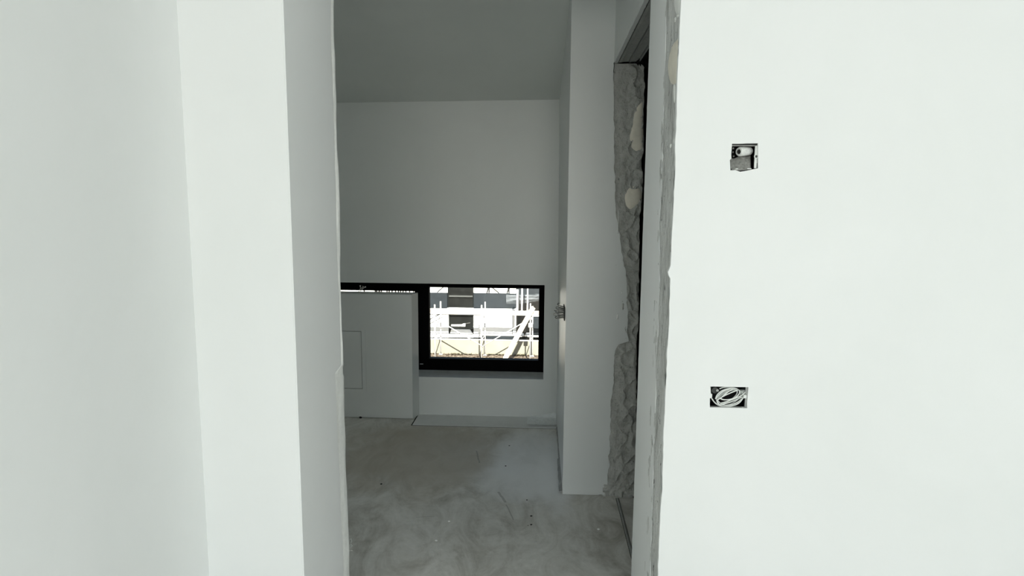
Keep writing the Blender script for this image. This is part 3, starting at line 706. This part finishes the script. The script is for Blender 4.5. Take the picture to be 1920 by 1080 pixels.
hp('cladding_band', M_BAND, 888.3, 549.6, 967.5, 578.4, .03, label='slate blue band right of the tall window')
hp('wall_panel', M_FACADE, 640, 577.5, 841, 632.6, .0); hp('wall_panel', M_FACADE, 888, 578.4, 901.5, 632.6)
hp('wall_panel', M_FACADE, 841, 577.5, 888, 586.6); hp('wall_panel', M_FACADE, 841, 627.4, 888, 632.6)
hp('wall_panel', M_FACADE, 901.5, 578.4, 960.2, 628.2, .05); hp('downpipe', M_FACADE, 962, 578.4, 967.5, 628.2, .12)
hp('panel_joint', M_DKFRAME, 960.0, 578.4, 962.2, 628.2, -.05)
hp('base_band', M_BAND, 905.5, 628.2, 967.5, 636.5, .0, label='dark base band under the white panel')
hp('base_joint', M_DKFRAME, 640, 632.6, 905.5, 634.4, -.02); hp('base_trim', M_FACADE, 640, 634.4, 905.5, 637.2, .02)
hp('base_trim', M_FACADE, 905.5, 636.5, 1060, 638.3, .02)
hp('plinth', M_PLINTH, 640, 637.2, 1060, 672, .06, label='cream plinth along the foot of the house')
# tall window and lower window
def win(px0, py0, px1, py1, bars, set_=.10):
    x0, x1, z0, z1 = ER(px0, py0, px1, py1, YH); w_ = .05; y0 = YH + set_
    mb = MB().box(x0, x0 + w_, y0, y0 + .07, z0, z1).box(x1 - w_, x1, y0, y0 + .07, z0, z1).box(x0 + w_, x1 - w_, y0, y0 + .07, z0, z0 + w_).box(x0 + w_, x1 - w_, y0, y0 + .07, z1 - w_, z1)
    f = mb.build('window', M_DKFRAME, hs)
    zs = [z0 + w_] + bars + [z1 - w_]
    for i in range(len(zs) - 1): box(x0 + w_, x1 - w_, y0 + .03, y0 + .04, zs[i] + (.03 if i else 0), zs[i + 1] - (.03 if i < len(zs) - 2 else 0)).build('pane', M_DKGLASS, f)
    return f, x0, x1, y0
zb = onY(863, 555.5, YH).z
f, x0, x1, y0 = win(839, 520, 888, 578.4, [zb])
box(x0 + .06, x1 - .06, y0 - .03, y0 + .02, zb - .05, zb + .03).build('transom', plain('grey_transom', (.05, .052, .05), .7), f)
f, x0, x1, y0 = win(841, 586.6, 888, 627.4, [])
a = ER(843.5, 618.3, 886, 625.8, YH); MB().hexa([(a[0], y0 - .02, a[2]), (a[1], y0 - .02, a[2]), (a[1], y0 + .03, a[2]), (a[0], y0 + .03, a[2]), (a[0] + .05, y0 - .02, a[3]), (a[1] - .14, y0 - .02, a[3]), (a[1] - .14, y0 + .03, a[3]), (a[0] + .05, y0 + .03, a[3])]).build('sill_board', M_FACADE, f)
pl = [(845.5, 609.2), (865.5, 609.0), (868, 607.3), (872, 607.1), (872, 612.8), (845.5, 612.4)]
MB().prism([(q.x, q.z) for q in (onY(x, y, YH) for x, y in pl)], 'y', y0 + .005, y0 + .029).build('pane_reflection', M_FACADE, f, label='white reflection painted as a strip on the pane')  # white and grey strips stand in for reflections in the glass
pl = [(872.2, 607.0), (881, 605.4), (881.3, 606.6), (872.2, 608.4)]
MB().prism([(q.x, q.z) for q in (onY(x, y, YH) for x, y in pl)], 'y', y0 + .01, y0 + .029).build('pane_reflection', plain('grey_reflection', (.06, .06, .057), .8), f)
box(a[0] - .06, a[1] + .06, YH - .02, YH + .1, a[2] - .07, a[2] - .03).build('outer_sill', M_STEEL, f)
# shaded loggia at the right
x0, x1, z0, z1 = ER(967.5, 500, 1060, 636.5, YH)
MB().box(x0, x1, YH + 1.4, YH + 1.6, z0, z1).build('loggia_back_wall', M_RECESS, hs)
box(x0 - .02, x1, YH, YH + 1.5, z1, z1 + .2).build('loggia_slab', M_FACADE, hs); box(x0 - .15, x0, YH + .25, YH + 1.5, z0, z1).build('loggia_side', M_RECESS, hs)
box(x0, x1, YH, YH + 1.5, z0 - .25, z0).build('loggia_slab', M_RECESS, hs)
hp('loggia_panel', M_BAND, 1000.5, 591.5, 1060, 628.5, .02, .1, label='slate blue panel beside the loggia')
hp('loggia_rail', M_FACADE, 997, 590.3, 1060, 593, .08, .06); hp('loggia_rail', M_FACADE, 1000, 628.8, 1060, 631.5, .06, .06)
hp('loggia_glazing', M_BAND, 968, 530, 1060, 560, -1.2, 1.3)
# struts high on the facade
for pa, pb in (((913, 549), (916, 538)), ((917, 548.5), (917.5, 536)), ((951, 549), (954, 538)), ((954.5, 549), (955, 536))):
    A, B = onY(*pa, YH - .06), onY(*pb, YH - .06); MB().tube([A, B], .035, 6).build('strut', M_DKTUBE, hs)
for pa, pb in (((820, 547.5), (832, 537)), ((921, 537), (936, 549.3))):
    A, B = onY(*pa, YH - .04), onY(*pb, YH - .04); MB().tube([A, B], .02, 6).build('stay_cable', M_DKTUBE, hs)
# railing seen in the slit over the boxed-in wall
for k, x in enumerate((683, 703.5, 706, 711, 715, 725.5, 729.5, 735, 741.5, 747, 751, 755.5, 761, 768, 775.5)):
    ln = (1.5 if k in (2, 6, 9, 11) else (-1.2 if k == 0 else 0)); A, B = onY(x - ln, 556, YH - .1), onY(x + ln * .5, 541.5, YH - .1)
    MB().tube([A, B], .034 if k != 3 else .05, 6).build('baluster', M_DKTUBE, hs)
for y in (541.5, 556.5):
    A, B = onY(700, y, YH - .1), onY(779, y + 1.2, YH - .1); MB().tube([A, B], .025, 6).build('rail', M_DKTUBE, hs)

# scaffold
Y1, Y2 = 28.5, 29.65
zgd = GZ + .02
sc = thing('scaffold', (onY(904, 670, Y1).x, (Y1 + Y2) / 2, GZ), 'pale tube scaffold with a timber deck in front of the white house', 'scaffold')
def post(px, ytop, Y, r=.032):
    a = onY(px, ytop, Y); p_ = MB().tube([(a.x, Y, zgd), (a.x, Y, a.z)], r, 10).build('post', M_ALU, sc, smooth=True)
    box(a.x - .09, a.x + .09, Y - .09, Y + .09, zgd, zgd + .02).build('base_plate', M_ALU, p_); return a
fpst = [post(727, 571, Y1), post(815, 571, Y1), post(903, 572, Y1), post(994.7, 569, Y1), post(1086, 570, Y1)]
bpst = [post(742, 566, Y2), post(826, 565, Y2), post(909.7, 566, Y2), post(999, 574, Y2)]
za = onY(900, 586.5, Y1).z
xa, xb = onY(700, 580, Y1).x, onY(1100, 580, Y1).x
xm = onY(903, 580, Y1).x
for x0, x1 in ((xa, xm - .02), (xm + .02, xb)):
    box(x0, x1, Y1 + .04, Y1 + .28, za - .045, za).build('deck_plank', M_TIMBER, sc, bevel=.006)
    box(x0, x1, Y1 + .038, Y1 + .06, za, za + .105).build('toe_board', M_TIMBER, sc)
zl = onY(900, 637.2, Y1).z
for Y in (Y1, Y2): MB().tube([(xa, Y, zl), (xb, Y, zl)], .028, 8).build('ledger', M_ALU, sc, smooth=True)
zt = za - .075
for Y in (Y1, Y2): MB().tube([(xa, Y, zt), (xb, Y, zt)], .024, 8).build('ledger', M_ALU, sc, smooth=True)
for pa, pb in (((812, 595), (906, 650)), ((906, 648.5), (996, 596.5)), ((760, 634), (812, 597))):
    A, B = onY(*pa, Y1 - .04), onY(*pb, Y1 - .04); MB().tube([A, B], .024, 8).build('brace', M_ALU, sc, smooth=True)
A, B = onY(800, 602, Y2), onY(830, 586, Y2); MB().tube([A, B], .026, 8).build('brace', M_DKTUBE, sc, smooth=True, label='dark slanting tube under the deck at the left')  # thin dark slanting line under the deck, drawn as a tube
for a_, b_ in zip(fpst[1:4], bpst[1:4]):
    for z in (zl, za - .06): MB().tube([(a_.x, Y1, z), (b_.x, Y2, z)], .022, 8).build('transom', M_ALU, sc, smooth=True)
for px, py in ((994.7, 610), (995, 588), (995, 597), (903, 588), (815, 588)):
    a = onY(px, py, Y1 - .03); s_ = .10 if py == 610 else .055
    box(a.x - s_, a.x + s_, Y1 - .07, Y1 + .05, a.z - s_, a.z + s_).build('clamp', M_ALU, sc, bevel=.012)
# leaning plank
A, B = onY(999.8, 576, Y1 - .12), onY(941, 683, 27.6); A.y = Y1 - .12
dv = (A - B).normalized(); sd = Vector((dv.z, 0, -dv.x)).normalized() * .11; nn = dv.cross(sd).normalized() * .03
B = B + dv * ((GZ + .06 - B.z) / dv.z)
MB().hexa([B - sd - nn, B + sd - nn, B + sd + nn, B - sd + nn, A - sd - nn, A + sd - nn, A + sd + nn, A - sd + nn]).build('plank', M_TIMBER, label='long pale plank leaning on the scaffold at its right end', cat='plank')
# upright battens on the deck
for k, (px, yt, r_, lb) in enumerate(((970, 543, .045, 'thick white batten standing on the scaffold deck, first from the tall window'), (978.5, 524, .035, 'white batten standing on the scaffold deck, middle of the three'), (989, 524, .030, 'thin white batten standing on the scaffold deck nearest the window frame'))):
    a = onY(px, yt, Y1 + .15); b_ = onY(px, 580, Y1 + .15)
    box(b_.x - r_, b_.x + r_, Y1 + .15 - r_, Y1 + .15 + r_, za + .002, a.z).build('batten', M_FACADE, bevel=.006, label=lb, cat='batten', group='battens on the scaffold deck')
# plastic film blown along the facade
def film(u, v):
    px = 949 + u * 72; top = 553 - (8 * max(0, (u - .45)) ** 1.2); bot = 569.5 - 12 * max(0, u - .4)
    q = onY(px, top + (bot - top) * v, YH - .25); amp = .05 + .22 * max(0, u - .6)
    return (q.x, q.y + amp * fbm((u * 5, v * 4, 1), 3), q.z + amp * .5 * nz(u * 16, v * 5, 3))
MB().grid(film, 70, 14).build('plastic_film', M_FILM, smooth=True, label='torn clear plastic film hanging across the loggia of the white house', cat='plastic film')
# sacks and rubble at the loggia foot
for k, (px, py, r_, lb) in enumerate(((976.5, 632.5, .15, 'white sack on the loggia floor behind the leaning plank'), (990, 631, .14, 'white sack on the loggia floor, taller one by the scaffold post'), (1004, 634, .15, 'white sack on the loggia floor beside the slate blue panel'))):
    a = onY(px, py, YH + .42); z0_ = onY(px, 636.5, YH).z
    MB().blob((a.x, YH + .42, z0_ + r_ * .95), (r_, .15, r_ * .8), .35, k + 60, 3).build('sack', M_FACADE, smooth=True, label=lb, cat='sack', group='sacks in the loggia')
# weeds at the foot of the plinth
wd = MB()
for k in range(420):
    px = random.choice((random.uniform(845, 885), random.uniform(915, 950), random.uniform(965, 985), random.uniform(806, 1030)))
    a = onY(px, 668, YH - .15 - random.random() * .12); h = .03 + .10 * random.random() ** 1.5; d = random.uniform(-.06, .06)
    wd.add([(a.x - .012, a.y, GZ - .02), (a.x + .012, a.y, GZ - .02), (a.x + d, a.y + random.uniform(-.05, .05), GZ + h)], [(0, 1, 2)])
wd.build('weeds', plain('dry_weeds', (.03, .026, .010), .9, .1, var=.4), kind='stuff', label='dry weeds growing along the foot of the cream plinth', cat='weeds')
